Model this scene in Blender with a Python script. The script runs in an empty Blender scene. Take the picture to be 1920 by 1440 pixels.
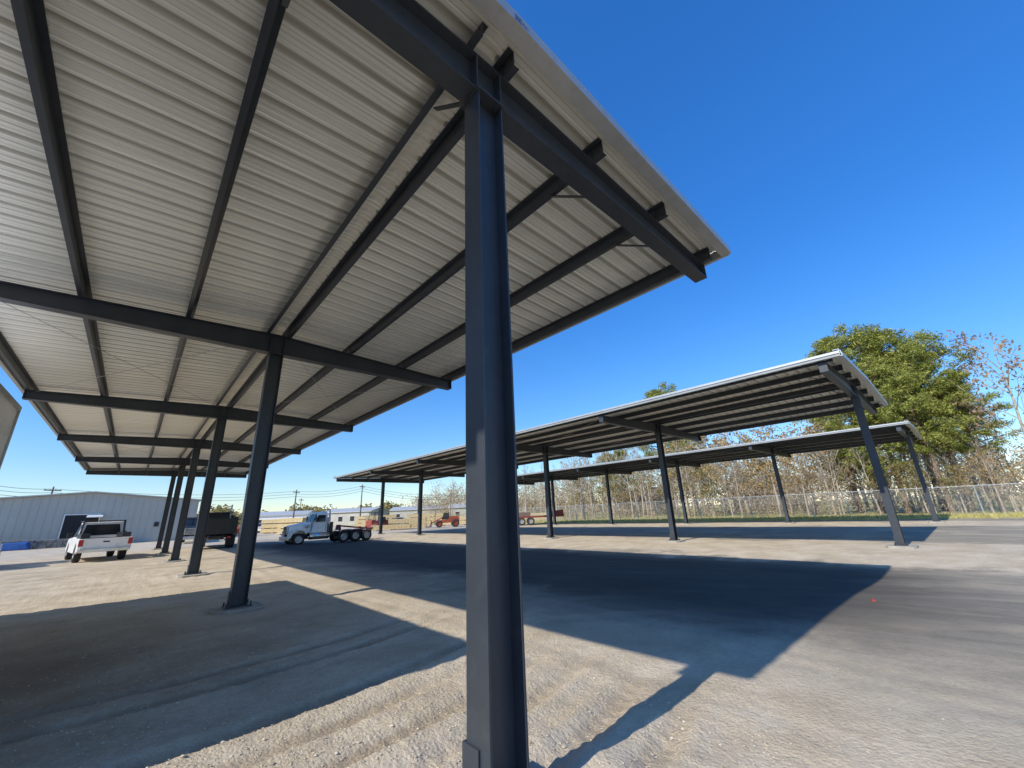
import bpy, math, random
import numpy as np
from mathutils import Vector, Matrix, noise
random.seed(7); R=math.radians
C=bpy.context.scene.collection
H=1.55; F=746.0
# ------------------------------------------------ camera calibration
u=Vector((-0.0409,1,0.3228)).normalized()
d1=Vector((-0.6695,-0.2528,0.6985)); d1=(d1-u*d1.dot(u)).normalized()
d2=d1.cross(u).normalized()
if d2.x<0: d2=-d2
right=Vector((d2.x,d1.x,u.x)); upv=Vector((d2.y,d1.y,u.y)); fwd=Vector((d2.z,d1.z,u.z))
cam=bpy.data.cameras.new('camera'); co=bpy.data.objects.new('camera',cam); C.objects.link(co)
m=Matrix((right,upv,-fwd)).transposed().to_4x4(); m.translation=Vector((0,0,H))
co.matrix_world=m
cam.sensor_width=36; cam.lens=F/1920*36; cam.clip_start=.05; cam.clip_end=3000
bpy.context.scene.camera=co
def ray(px,py):
    r=Vector((px-960,720-py,F)); return Vector((r.dot(d2),r.dot(d1),r.dot(u)))
def hor(px): return 961-.0409*(px-960)
def at_y(px,Y): r=ray(px,hor(px)); return (r.x/r.y*Y, Y)
def at_x(px,X): r=ray(px,hor(px)); return (X, r.y/r.x*X)
def at_d(px,D):
    r=ray(px,hor(px)); l=math.hypot(r.x,r.y); return (r.x/l*D, r.y/l*D)
def ztop(px,py,x,y):
    r=ray(px,py); return H+math.hypot(x,y)*r.z/math.hypot(r.x,r.y)
# ------------------------------------------------ world / sun
w=bpy.data.worlds.new("World"); bpy.context.scene.world=w; w.use_nodes=True
nt=w.node_tree; nt.nodes.clear()
sky=nt.nodes.new('ShaderNodeTexSky'); sky.sky_type='NISHITA'; sky.sun_disc=False
EL=36.0
sky.sun_elevation=R(EL); sky.sun_rotation=R(270); sky.air_density=1.0; sky.dust_density=.1; sky.ozone_density=4.0; sky.altitude=300
hs=nt.nodes.new('ShaderNodeHueSaturation'); hs.inputs['Saturation'].default_value=1.22
tcw=nt.nodes.new('ShaderNodeTexCoord'); sxw=nt.nodes.new('ShaderNodeSeparateXYZ'); mrw=nt.nodes.new('ShaderNodeMapRange')
nt.links.new(tcw.outputs['Generated'],sxw.inputs[0]); nt.links.new(sxw.outputs[2],mrw.inputs[0])
mrw.inputs[1].default_value=0; mrw.inputs[2].default_value=.7; mrw.inputs[3].default_value=1.5; mrw.inputs[4].default_value=2.65
nt.links.new(mrw.outputs[0],hs.inputs['Value'])
tint=nt.nodes.new('ShaderNodeValToRGB'); tint.color_ramp.elements[0].color=(1,.95,.95,1); tint.color_ramp.elements[1].position=.5; tint.color_ramp.elements[1].color=(.5,.76,.97,1)
nt.links.new(sxw.outputs[2],tint.inputs[0])
mul=nt.nodes.new('ShaderNodeMix'); mul.data_type='RGBA'; mul.blend_type='MULTIPLY'; mul.inputs[0].default_value=1
bg=nt.nodes.new('ShaderNodeBackground'); bg.inputs[1].default_value=.11
ow=nt.nodes.new('ShaderNodeOutputWorld')
nt.links.new(sky.outputs[0],hs.inputs['Color']); nt.links.new(hs.outputs[0],mul.inputs[6]); nt.links.new(tint.outputs[0],mul.inputs[7]); nt.links.new(mul.outputs[2],bg.inputs[0]); nt.links.new(bg.outputs[0],ow.inputs[0])
sl=bpy.data.lights.new('sun','SUN'); sl.energy=5; sl.angle=R(.5); sl.color=(1,.95,.86)
so=bpy.data.objects.new('sun',sl); C.objects.link(so); so.rotation_euler=(0,-R(90-EL),R(1))
sc=bpy.context.scene
sc.view_settings.view_transform='Standard'; sc.view_settings.look='None'; sc.view_settings.exposure=0
# ------------------------------------------------ materials
class N:
    def __init__(s,name):
        s.m=bpy.data.materials.new(name); s.m.use_nodes=True; s.t=s.m.node_tree; s.b=s.t.nodes['Principled BSDF']
        s.o=s.t.nodes['Material Output']
    def new(s,t,**k):
        n=s.t.nodes.new(t)
        for a,b in k.items(): setattr(n,a,b)
        return n
    def link(s,a,b): s.t.links.new(a,b)
    def val(s,inp,v):
        if isinstance(v,(int,float,tuple)): inp.default_value=v
        else: s.link(v,inp)
    def math(s,op,a,b=0.,c=0.,clamp=False):
        n=s.new('ShaderNodeMath',operation=op,use_clamp=clamp)
        s.val(n.inputs[0],a); s.val(n.inputs[1],b); s.val(n.inputs[2],c); return n.outputs[0]
    def noise(s,vec,scale,detail=4,rough=.55):
        n=s.new('ShaderNodeTexNoise'); n.inputs['Scale'].default_value=scale; n.inputs['Detail'].default_value=detail; n.inputs['Roughness'].default_value=rough
        if vec is not None: s.link(vec,n.inputs['Vector'])
        return n.outputs['Fac']
    def ramp(s,f,stops):
        n=s.new('ShaderNodeValToRGB'); e=n.color_ramp.elements
        while len(e)<len(stops): e.new(.5)
        for i,(p,c) in enumerate(stops):
            e[i].position=p; e[i].color=(c,c,c,1) if isinstance(c,(int,float)) else (*c,1)
        s.link(f,n.inputs[0]); return n.outputs[0]
    def mix(s,f,a,b):
        n=s.new('ShaderNodeMix',data_type='RGBA'); s.val(n.inputs[0],f)
        for i,v in ((6,a),(7,b)):
            if isinstance(v,tuple): n.inputs[i].default_value=(*v,1)
            else: s.link(v,n.inputs[i])
        return n.outputs[2]
    def sstep(s,x,a,b):
        n=s.new('ShaderNodeMapRange',interpolation_type='SMOOTHSTEP'); s.val(n.inputs[0],x); n.inputs[1].default_value=a; n.inputs[2].default_value=b
        return n.outputs[0]
    def bump(s,h,st=.3,d=.02):
        n=s.new('ShaderNodeBump'); s.val(n.inputs['Strength'],st); n.inputs['Distance'].default_value=d
        s.link(h,n.inputs['Height']); s.link(n.outputs[0],s.b.inputs['Normal'])
def mat(name,col,rough=.6,metal=0,var=.18,scale=3,bump=0,dirt=None,spec=.5):
    q=N(name); tc=q.new('ShaderNodeTexCoord').outputs['Object']
    f=q.noise(tc,scale,6)
    a=tuple(max(0,c*(1-var)) for c in col); b=tuple(min(1,c*(1+var)) for c in col)
    c=q.ramp(f,[(.3,a),(.7,b)])
    if dirt:
        g=q.noise(tc,scale*2.7,8,.7); c=q.mix(q.ramp(g,[(.52,0.),(.72,.7)]),c,dirt)
    q.link(c,q.b.inputs['Base Color']); q.b.inputs['Roughness'].default_value=rough; q.b.inputs['Metallic'].default_value=metal
    q.b.inputs['Specular IOR Level'].default_value=spec
    if bump: q.bump(q.noise(tc,scale*8,5),bump,.01)
    return q.m
M={}
M['steel']=mat('charcoal_painted_steel',(.038,.045,.055),.42,0,.14,2.5,.05,dirt=(.06,.065,.07))
OH=.43; PIT=.3048
q=N('galvalume_panel'); tc=q.new('ShaderNodeTexCoord').outputs['Object']; sp_=q.new('ShaderNodeSeparateXYZ'); q.link(tc,sp_.inputs[0])
fy=q.math('DIVIDE',q.math('ADD',sp_.outputs[1],OH),PIT); fr_=q.math('FRACT',fy)
sheet=q.math('FLOOR',q.math('DIVIDE',fy,3.)); wn=q.new('ShaderNodeTexWhiteNoise',noise_dimensions='1D'); q.link(sheet,wn.inputs['W'])
mpn=q.new('ShaderNodeMapping'); mpn.inputs['Scale'].default_value=(.5,6,1); q.link(tc,mpn.inputs[0])
base=q.ramp(q.noise(mpn.outputs[0],1.3,7,.65),[(.3,(.90,.88,.78)),(.7,(.99,.98,.88))])
base=q.mix(q.math('MULTIPLY',wn.outputs['Value'],.15),base,(.70,.68,.59))
groove=q.math('MULTIPLY',q.sstep(fr_,.04,.10),q.math('SUBTRACT',1.,q.sstep(fr_,.22,.30)))
base=q.mix(q.math('MULTIPLY',groove,.62),base,(.36,.345,.29))  # groove grime, also painted-in shade to band the ribs light and dark
minor=q.math('LESS_THAN',q.math('ABSOLUTE',q.math('SUBTRACT',q.math('PINGPONG',q.math('SUBTRACT',fr_,.70),.2),.11)),.02)
base=q.mix(q.math('MULTIPLY',minor,.4),base,(.46,.44,.38))
q.link(base,q.b.inputs['Base Color']); q.b.inputs['Metallic'].default_value=.22; q.b.inputs['Roughness'].default_value=.34
M['panel']=q.m
M['trim']=mat('silver_trim',(.46,.47,.46),.4,.35,.08,2,dirt=(.36,.36,.35))
M['clos']=mat('ridge_closure',(.90,.87,.76),.4,.2,.05,2)
M['brace']=mat('bare_galvanised',(.42,.42,.41),.4,.5,.15,4)
M['conc']=mat('concrete',(.36,.33,.27),.9,0,.25,4,.5,dirt=(.27,.23,.18))
M['ink']=mat('blue_ink',(.04,.10,.35),.5)
M['white']=mat('white_paint',(.80,.78,.74),.3,0,.05,2,dirt=(.58,.54,.48))
M['silver']=mat('lorry_white_paint',(.92,.87,.78),.35,.0,.03,2,dirt=(.66,.6,.5))
M['black']=mat('black_paint',(.018,.018,.02),.4,0,.2,2,dirt=(.05,.045,.04))
M['glass']=mat('vehicle_glass',(.02,.026,.032),.06,0,.1)
M['rubber']=mat('tyre_rubber',(.022,.021,.02),.85,0,.3,8,dirt=(.10,.08,.06))
M['rim']=mat('alloy_rim',(.5,.5,.5),.35,.6)
M['chrome']=mat('chrome',(.6,.6,.61),.25,.9)
M['red']=mat('tail_light',(.45,.02,.015),.25)
M['amber']=mat('amber_lamp',(.7,.28,.03),.3)
M['lamp']=mat('head_lamp',(.8,.8,.78),.15)
M['orange']=mat('faded_orange_paint',(.30,.06,.025),.6,0,.15,2,dirt=(.16,.08,.055))
M['maroon']=mat('dull_red_paint',(.19,.035,.025),.6,0,.15,2,dirt=(.12,.08,.06))
M['wall']=mat('grey_sheet_wall',(.45,.44,.38),.6,.0,.05,.6)
M['roofg']=mat('pale_roof_sheet',(.52,.50,.45),.45,.2,.08,1)
M['greige']=mat('grey_brown_siding',(.27,.24,.20),.8,0,.12,1)
M['beige']=mat('beige_wall',(.44,.41,.35),.7,0,.1,.8)
M['brown']=mat('brown_roof',(.16,.12,.1),.8,0,.2,1)
M['dark']=mat('dark_opening',(.012,.013,.015),.7)
M['stone']=mat('stacked_stone',(.23,.22,.2),.9,0,.45,3,.8)
M['bluet']=mat('blue_tarp',(.03,.10,.30),.5)
M['wood']=mat('fresh_timber',(.50,.38,.19),.7,0,.25,5,.2,dirt=(.36,.29,.19))
M['dun']=mat('dark_timber',(.2,.14,.08),.8)
M['pole']=mat('weathered_pole',(.16,.13,.1),.9,0,.25,3,.3)
M['galv']=mat('galvanised_fence',(.5,.52,.53),.4,.5,.1,3)
M['wire']=mat('wire',(.1,.1,.1),.5)
M['redrag']=mat('red_scrap',(.35,.04,.03),.7)
def bark(name,a,b):
    q=N(name); tc=q.new('ShaderNodeTexCoord').outputs['Object']
    mp=q.new('ShaderNodeMapping'); mp.inputs['Scale'].default_value=(6,6,1.2); q.link(tc,mp.inputs[0])
    f=q.noise(mp.outputs[0],3,6); q.link(q.ramp(f,[(.35,a),(.65,b)]),q.b.inputs['Base Color']); q.b.inputs['Roughness'].default_value=.95
    q.bump(f,.8,.05); return q.m
M['barkp']=bark('pine_bark',(.12,.08,.055),(.34,.24,.16))
M['barkg']=bark('grey_bark',(.23,.185,.135),(.56,.47,.36))
def leaf(name,stops,tr=.35):
    q=N(name); g=q.new('ShaderNodeNewGeometry'); tc=q.new('ShaderNodeTexCoord').outputs['Object']
    f=q.math('ADD',q.math('MULTIPLY',g.outputs['Random Per Island'],.55),q.math('MULTIPLY',q.noise(tc,.7,3),.55))
    c=q.ramp(f,stops); q.link(c,q.b.inputs['Base Color']); q.b.inputs['Roughness'].default_value=.7; q.b.inputs['Specular IOR Level'].default_value=.2
    if tr:
        t=q.new('ShaderNodeBsdfTranslucent'); q.link(c,t.inputs[0]); mx=q.new('ShaderNodeMixShader'); mx.inputs[0].default_value=tr
        q.link(q.b.outputs[0],mx.inputs[1]); q.link(t.outputs[0],mx.inputs[2]); q.link(mx.outputs[0],q.o.inputs[0])
    return q.m
M['needle']=leaf('pine_needles',[(.2,(.06,.08,.018)),(.5,(.22,.25,.05)),(.85,(.56,.54,.13))],.28)
M['autumn']=leaf('autumn_leaves',[(.2,(.22,.14,.055)),(.5,(.47,.31,.12)),(.85,(.66,.49,.23))],.4)
M['rust']=leaf('rust_leaves',[(.2,(.22,.15,.10)),(.5,(.40,.28,.18)),(.85,(.56,.42,.29))],.4)
M['olive']=leaf('olive_leaves',[(.2,(.10,.09,.03)),(.5,(.29,.24,.085)),(.85,(.52,.43,.18))],.4)
M['brush']=leaf('dry_brush',[(.2,(.22,.165,.10)),(.5,(.46,.355,.22)),(.85,(.65,.53,.35))],.3)
M['grassm']=leaf('grass_blades',[(.2,(.28,.25,.07)),(.5,(.50,.44,.15)),(.85,(.68,.60,.27))],.3)
# ------------------------------------------------ mesh builder
class MB:
    def __init__(s): s.v=[]; s.f=[]
    def box(s,x0,x1,y0,y1,z0,z1):
        return s.hexa([(x0,y0,z0),(x1,y0,z0),(x1,y1,z0),(x0,y1,z0),(x0,y0,z1),(x1,y0,z1),(x1,y1,z1),(x0,y1,z1)])
    def hexa(s,p):
        n=len(s.v); s.v+= [tuple(q) for q in p]
        s.f+=[(n+3,n+2,n+1,n),(n+4,n+5,n+6,n+7),(n,n+1,n+5,n+4),(n+1,n+2,n+6,n+5),(n+2,n+3,n+7,n+6),(n+3,n,n+4,n+7)]; return s
    def frus(s,x0,x1,y,z0,X0,X1,Y,z1):
        return s.hexa([(x0,-y,z0),(x1,-y,z0),(x1,y,z0),(x0,y,z0),(X0,-Y,z1),(X1,-Y,z1),(X1,Y,z1),(X0,Y,z1)])
    def prism(s,poly,y0,y1,axis='y'):
        n=len(s.v); k=len(poly)
        for yy in (y0,y1):
            for a,b in poly:
                s.v.append({'y':(a,yy,b),'x':(yy,a,b),'z':(a,b,yy)}[axis])
        s.f.append(tuple(range(n,n+k))); s.f.append(tuple(range(n+2*k-1,n+k-1,-1)))
        for i in range(k):
            j=(i+1)%k; s.f.append((n+j,n+i,n+k+i,n+k+j))
        return s
    def tube(s,p0,p1,r0,r1=None,n=8,cap=True):
        r1=r0 if r1 is None else r1
        p0=Vector(p0); p1=Vector(p1); d=(p1-p0).normalized()
        a=d.cross(Vector((0,0,1)) if abs(d.z)<.95 else Vector((1,0,0))).normalized(); b=d.cross(a)
        k=len(s.v)
        for p,r in ((p0,r0),(p1,r1)):
            for i in range(n):
                t=2*math.pi*i/n; s.v.append(tuple(p+a*(r*math.cos(t))+b*(r*math.sin(t))))
        for i in range(n):
            j=(i+1)%n; s.f.append((k+i,k+j,k+n+j,k+n+i))
        if cap and n>3: s.f.append(tuple(k+i for i in range(n-1,-1,-1))); s.f.append(tuple(k+n+i for i in range(n)))
        return s
    def lathe_y(s,prof,c=(0,0,0),n=24):
        k=len(s.v); m_=len(prof)
        for i in range(n):
            t=2*math.pi*i/n
            for (yy,r) in prof: s.v.append((c[0]+r*math.cos(t),c[1]+yy,c[2]+r*math.sin(t)))
        for i in range(n):
            j=(i+1)%n
            for a in range(m_-1): s.f.append((k+i*m_+a,k+i*m_+a+1,k+j*m_+a+1,k+j*m_+a))
        return s
    def build(s,name,mt,parent=None,smooth=False,bevel=0):
        me=bpy.data.meshes.new(name); me.from_pydata(s.v,[],s.f); me.materials.append(mt)
        if smooth: me.polygons.foreach_set('use_smooth',[True]*len(me.polygons))
        o=bpy.data.objects.new(name,me); C.objects.link(o)
        if parent is not None: o.parent=parent
        if bevel:
            b=o.modifiers.new('b','BEVEL'); b.width=bevel; b.segments=2; b.limit_method='ANGLE'; b.angle_limit=R(35)
        return o
def tag(o,label=None,cat=None,group=None,kind=None):
    if label: o['label']=label
    if cat: o['category']=cat
    if group: o['group']=group
    if kind: o['kind']=kind
    return o
def empty(name,loc,rz=0,label=None,cat=None,group=None):
    o=bpy.data.objects.new(name,None); C.objects.link(o); o.location=loc; o.rotation_euler=(0,0,rz); o.empty_display_size=.2
    return tag(o,label,cat,group)
def copy_tree(o,parent=None):
    c=o.copy(); C.objects.link(c)
    if parent is not None: c.parent=parent
    for ch in [x for x in list(bpy.data.objects) if x.parent==o]: copy_tree(ch,c)
    return c
# ------------------------------------------------ ground
SP=7.65; CX=[1.75,18.5,35.65]; CY=[2.13,1.86,1.70]
def axis(fine0,fine1,st,lo,hi):
    a=list(np.arange(fine0,fine1+1e-6,st)); s=st; x=a[-1]
    while x<hi: s=s*1.16 if x>26 or s<.5 else s; x+=s; a.append(x)
    s=st; x=a[0]
    while x>lo: s*=1.16; x-=s; a.insert(0,x)
    return a
gx=axis(-3,9.5,.045,-900,900); gy=axis(.6,8.5,.045,-900,900)
TR=(8.0,8.5,9.7,10.2,10.75,11.25,11.9,12.4)
def gz(x,y):
    z=0.
    if 5<x<20 and -12<y<60:
        z-=.17*math.exp(-((x-12.8)/2.9)**2)*min(1,(y+12)/8,(60-y)/14)
    if -12<x<24 and -8<y<26:
        fade=min(1,max(0,(x+12)/6),max(0,(24-x)/6),max(0,(y+8)/4),max(0,(26-y)/8))
        rg=1.0 if x<3.2 else max(.12,1-(x-3.2)/2.5)
        z+=noise.noise((x*.5,y*.5,0))*.02*fade + noise.noise((x*3,y*3,4))*.012*rg*fade + noise.noise((x*9,y*9,9))*.009*rg*fade + noise.noise((x*22,y*22,2))*.006*rg*fade
        r=math.hypot(x-.5,y-14); an=math.atan2(y-14,x-.5)
        brk=max(.4,.85+.6*noise.noise((x*.9,y*.9,7)))
        for R0 in TR:
            rr=r-R0; rf=fade*rg*brk*(1 if x<3.0 else max(0,1-(x-3.0)*.6))
            e=rr/.10
            if abs(e)<3: z-= .042*math.exp(-e*e)*(1+.22*math.sin(an*R0*40+e*2))*rf
            e=(rr-.18)/.06
            if abs(e)<3: z+= .032*math.exp(-e*e)*rf
            e=(rr+.18)/.06
            if abs(e)<3: z+= .020*math.exp(-e*e)*rf
        for X0 in (3.3,3.75,5.0,5.4):
            e=(x-X0-.25*math.sin(y*.35))/.12
            if abs(e)<3: z-= .010*math.exp(-e*e)*fade
        for j in range(6):
            cy=CY[0]+SP*j; dd=math.hypot(x-CX[0],y-cy)
            if dd<1.6: z+=.035*math.exp(-((dd-.75)/.25)**2)*(1+.8*noise.noise((x*4,y*4,3)))
    return z
vs=[(x,y,gz(x,y)) for y in gy for x in gx]; nx=len(gx)
fs=[(j*nx+i,j*nx+i+1,(j+1)*nx+i+1,(j+1)*nx+i) for j in range(len(gy)-1) for i in range(nx-1)]
q=N('yard_ground'); geo=q.new('ShaderNodeNewGeometry'); pos=geo.outputs['Position']
sx=q.new('ShaderNodeSeparateXYZ'); q.link(pos,sx.inputs[0]); X=sx.outputs[0]; Y=sx.outputs[1]
n1=q.noise(pos,.16,6); n2=q.noise(pos,1.1,8,.65); n3=q.noise(pos,14,6,.7); n4=q.noise(pos,60,4,.7)
vo=q.new('ShaderNodeTexVoronoi'); vo.inputs['Scale'].default_value=34; q.link(pos,vo.inputs['Vector'])
mp=q.new('ShaderNodeMapping'); mp.inputs['Scale'].default_value=(1.6,.12,1); mp.inputs['Rotation'].default_value=(0,0,R(8)); q.link(pos,mp.inputs[0])
stk=q.noise(mp.outputs[0],1.6,6,.65)
tan=q.ramp(n2,[(.25,(.42,.335,.225)),(.5,(.57,.475,.34)),(.75,(.70,.60,.455))])
tan=q.mix(q.ramp(n3,[(.45,.0),(.75,.45)]),tan,(.33,.26,.175))
tan=q.mix(q.ramp(n4,[(.55,.0),(.75,.5)]),tan,(.76,.68,.55))
tan=q.mix(q.ramp(q.noise(pos,.6,6,.7),[(.52,0.),(.70,.5)]),tan,(.40,.325,.23))
dx=q.math('SUBTRACT',X,.5); dy=q.math('SUBTRACT',Y,14.)
rad=q.math('SQRT',q.math('ADD',q.math('MULTIPLY',dx,dx),q.math('MULTIPLY',dy,dy)))
trk=None
for R0 in TR:
    b_=q.math('SUBTRACT',1.,q.sstep(q.math('ABSOLUTE',q.math('SUBTRACT',rad,R0)),.05,.13)); trk=b_ if trk is None else q.math('MAXIMUM',trk,b_)
trk=q.math('MULTIPLY',trk,q.math('MULTIPLY',q.ramp(q.noise(pos,.9,4),[(.35,.3),(.6,1.)]),q.math('SUBTRACT',1.,q.sstep(X,2.8,4.2))))
tan=q.mix(q.math('MULTIPLY',trk,.65),tan,(.29,.225,.15))
asp=q.ramp(stk,[(.28,(.19,.17,.13)),(.5,(.285,.25,.19)),(.72,(.38,.33,.25))])
asp=q.mix(q.ramp(n4,[(.45,.0),(.75,.45)]),asp,(.44,.39,.31))
asp=q.mix(q.ramp(n3,[(.5,.0),(.8,.4)]),asp,(.15,.135,.11))
asp=q.mix(q.ramp(q.noise(pos,.45,7,.6),[(.5,0.),(.66,.7)]),asp,(.50,.415,.29))
asp=q.mix(q.ramp(q.noise(pos,.28,6,.7),[(.54,0.),(.68,.65)]),asp,(.15,.135,.11))
ex=q.math('SUBTRACT',X,-6.); ey=q.math('SUBTRACT',Y,-9.)
rad2=q.math('ADD',q.math('SQRT',q.math('ADD',q.math('MULTIPLY',ex,ex),q.math('MULTIPLY',ey,ey))),q.math('MULTIPLY',n1,.8))
t2=q.math('SUBTRACT',1.,q.sstep(q.math('ABSOLUTE',q.math('SUBTRACT',q.math('PINGPONG',rad2,1.1),.45)),.08,.22))
asp=q.mix(q.math('MULTIPLY',q.math('MULTIPLY',t2,.45),q.ramp(q.noise(pos,.35,4),[(.42,0.),(.6,1.)])),asp,(.50,.41,.29))
wx=q.math('ADD',X,q.math('MULTIPLY',q.math('SUBTRACT',q.noise(pos,.35,6,.65),.5),7.0))
k1=q.math('SUBTRACT',1.,q.sstep(wx,3.8,6.8))
def strip(cx,a,b): return q.math('SUBTRACT',1.,q.sstep(q.math('ABSOLUTE',q.math('SUBTRACT',wx,cx)),a,b))
k=q.math('MAXIMUM',k1,q.math('MAXIMUM',strip(17.6,2.4,3.4),strip(34.6,2.0,3.6)))
wy=q.math('ADD',Y,q.math('MULTIPLY',q.math('SUBTRACT',n1,.5),24.))
k=q.math('MAXIMUM',k,q.sstep(wy,36.,50.))
lane_shade=q.math('MULTIPLY',q.math('MULTIPLY',q.sstep(X,5.,7.5),q.math('SUBTRACT',1.,q.sstep(X,13.,15.5))),q.math('SUBTRACT',1.,q.sstep(Y,30.,44.)))
lane_shade=q.math('MULTIPLY',lane_shade,q.sstep(q.math('ADD',Y,q.math('MULTIPLY',n1,4.)),1.2,4.5))
asp=q.mix(q.math('MULTIPLY',lane_shade,.85),asp,(.055,.050,.044))  # deepens the nearest roof's shadow by painting it into the paving colour
dirt_shade=q.math('SUBTRACT',1.,q.sstep(q.math('ADD',wx,q.math('MULTIPLY',Y,-.25)),-4.,1.5))
dirt_shade=q.math('MULTIPLY',dirt_shade,q.math('SUBTRACT',1.,q.sstep(Y,7.,12.)))
tan=q.mix(q.math('MULTIPLY',dirt_shade,.8),tan,(.16,.118,.08))  # darker dirt here is shade painted in where the trailer's shadow falls
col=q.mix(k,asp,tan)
ring=None
for cx,cy in zip(CX,CY):
    dy=q.math('PINGPONG',q.math('SUBTRACT',Y,cy-SP*4),SP/2); dx=q.math('SUBTRACT',X,cx)
    rr=q.math('SQRT',q.math('ADD',q.math('MULTIPLY',dx,dx),q.math('MULTIPLY',dy,dy)))
    rr=q.math('ADD',rr,q.math('MULTIPLY',q.math('SUBTRACT',n2,.5),1.3))
    s_=q.math('SUBTRACT',1.,q.sstep(rr,.75,1.25)); ring=s_ if ring is None else q.math('MAXIMUM',ring,s_)
col=q.mix(q.math('MULTIPLY',ring,.5),col,(.62,.53,.41))
gk=q.sstep(q.math('ADD',X,q.math('MULTIPLY',n1,5.)),42.2,44.2)
grass=q.ramp(n2,[(.3,(.30,.27,.085)),(.5,(.48,.42,.16)),(.7,(.62,.54,.26))])
col=q.mix(gk,col,grass)
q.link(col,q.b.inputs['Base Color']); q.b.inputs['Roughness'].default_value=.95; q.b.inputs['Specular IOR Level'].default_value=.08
hh=q.math('ADD',q.math('MULTIPLY',n3,.8),q.math('ADD',q.math('MULTIPLY',n4,.4),q.math('MULTIPLY',vo.outputs['Distance'],-.3)))
q.bump(hh,q.math('ADD',q.math('MULTIPLY',k,.45),.35),.03)
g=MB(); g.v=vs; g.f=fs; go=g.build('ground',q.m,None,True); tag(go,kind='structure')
# ------------------------------------------------ carport
ARM=4.70; ZB=5.18; ZR=5.64; SL=.042; PH=.19; NF=6; LEN=(NF-1)*SP
BY=.105; DX=.14
def make_carport():
    root=empty('carport',(0,0,0))
    for k in range(NF):
        y=k*SP
        ft=MB(); a=.40; ft.prism([(-a,-.30),(-.28,-.37),(.28,-.37),(a,-.30),(a,.30),(.28,.37),(-.28,.37),(-a,.30)],-.1,.06,'z')
        ft.v=[(vx,vy+y,vz) for vx,vy,vz in ft.v]; ft.build('footing',M['conc'],root,bevel=.015)
        c=MB()
        c.box(-DX,-DX+.016,y-BY,y+BY,.09,ZB); c.box(DX-.016,DX,y-BY,y+BY,.09,ZB); c.box(-DX+.016,DX-.016,y-.006,y+.006,.09,ZB)
        c.box(-DX-.02,DX+.02,y-BY-.03,y+BY+.03,ZB-.022,ZB-.002)
        col_=c.build('column',M['steel'],root,bevel=.002)
        b=MB(); b.box(-.22,.22,y-.16,y+.16,.06,.09)
        for bx in (-.195,.195):
            for by in (-.13,.13): b.tube((bx,y+by,.09),(bx,y+by,.15),.014,n=6)
        b.build('base_plate',M['steel'],col_)
        for sx_ in (-1,1):
            gb=MB(); x0,x1=sorted((sx_*(DX+.001),sx_*(DX+.014)))
            gb.box(x0,x1,y-BY*.2,y+BY+.012,.09,.34); gb.box(*sorted((sx_*(DX-.05),sx_*(DX+.014))),y+BY+.012,y+BY+.022,.09,.34); gb.build('base_clip',M['steel'],col_)
        r=MB(); t=.014; w_=.10
        for s in (-1,1):
            xe=s*ARM; ze=ZR-SL*ARM
            r.hexa([(0,y-.005,ZB+t),(xe,y-.005,ZB+t),(xe,y+.005,ZB+t),(0,y+.005,ZB+t),(0,y-.005,ZR-t),(xe,y-.005,ze-t),(xe,y+.005,ze-t),(0,y+.005,ZR-t)])
            r.hexa([(0,y-w_,ZR-t),(xe,y-w_,ze-t),(xe,y+w_,ze-t),(0,y+w_,ZR-t),(0,y-w_,ZR),(xe,y-w_,ze),(xe,y+w_,ze),(0,y+w_,ZR)])
        r.box(-ARM,ARM,y-w_,y+w_,ZB,ZB+t)
        for sx_ in (-1,1):
            for sy in (-1,1): r.tube((sx_*.09,y+sy*.06,ZB-.045),(sx_*.09,y+sy*.06,ZB+.04),.014,n=6)
        ra=r.build('rafter',M['steel'],root)
        for sx_ in (-1,1):
            MB().box(sx_*DX-.008,sx_*DX+.008,y-w_+.004,y+w_-.004,ZB+t,ZR-t-.006).build('stiffener',M['steel'],ra)
            MB().box(sx_*ARM-.006,sx_*ARM+.006,y-w_,y+w_,ZB,ZR-SL*ARM).build('end_plate',M['steel'],ra)
        for px_ in (-3.12,-1.62,-.19,.19,1.62,3.12):
            zz=ZR-SL*abs(px_)
            yy=y+.62 if k<NF-1 else y-.62; s=1 if k<NF-1 else -1
            p0=Vector((px_+.02,y+s*.09,ZB+.02)); p1=Vector((px_+.02,yy,zz+.02))
            if abs(px_)>1 or k==0:
                fb=MB(); fb.hexa([p0+Vector((0,0,-.02)),p0+Vector((.045,0,-.02)),p0+Vector((.045,0,0)),p0,p1+Vector((0,0,-.02)),p1+Vector((.045,0,-.02)),p1+Vector((.045,0,0)),p1]); 
                fb.build('flange_brace',M['steel'],root)
            cl=MB(); cl.box(px_-.012,px_-.006,y-.09,y+.09,zz,zz+PH-.03)
            cl.build('purlin_clip',M['steel'],ra)
    for px_ in (-4.62,-3.12,-1.62,-.19,.19,1.62,3.12,4.62):
        z=ZR-SL*abs(px_)+.003; s=1 if px_>0 else -1; p=MB(); y0,y1=-.25,LEN+.25; t=.005
        p.box(px_-t/2,px_+t/2,y0,y1,z,z+PH)
        a,b=sorted((px_+s*t/2,px_+s*.065)); p.box(a,b,y0,y1,z+.0,z+t); p.box(b-t,b,y0,y1,z+t,z+.02) if s>0 else p.box(a,a+t,y0,y1,z+t,z+.02)
        a,b=sorted((px_-s*t/2,px_-s*.065)); p.box(a,b,y0,y1,z+PH-t,z+PH)
        for k in range(2):
            for oy in (-.2,-.1,-.03,.03,.1,.3,.45,.55,.65,.75):
                yy=k*SP+oy
                for dz in (.05,.15): p.tube((px_-.012,yy,z+dz),(px_+.012,yy,z+dz),.009,n=6)
        p.build('purlin',M['steel'],root)
    prof=[]; y=-OH; i=0
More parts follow.
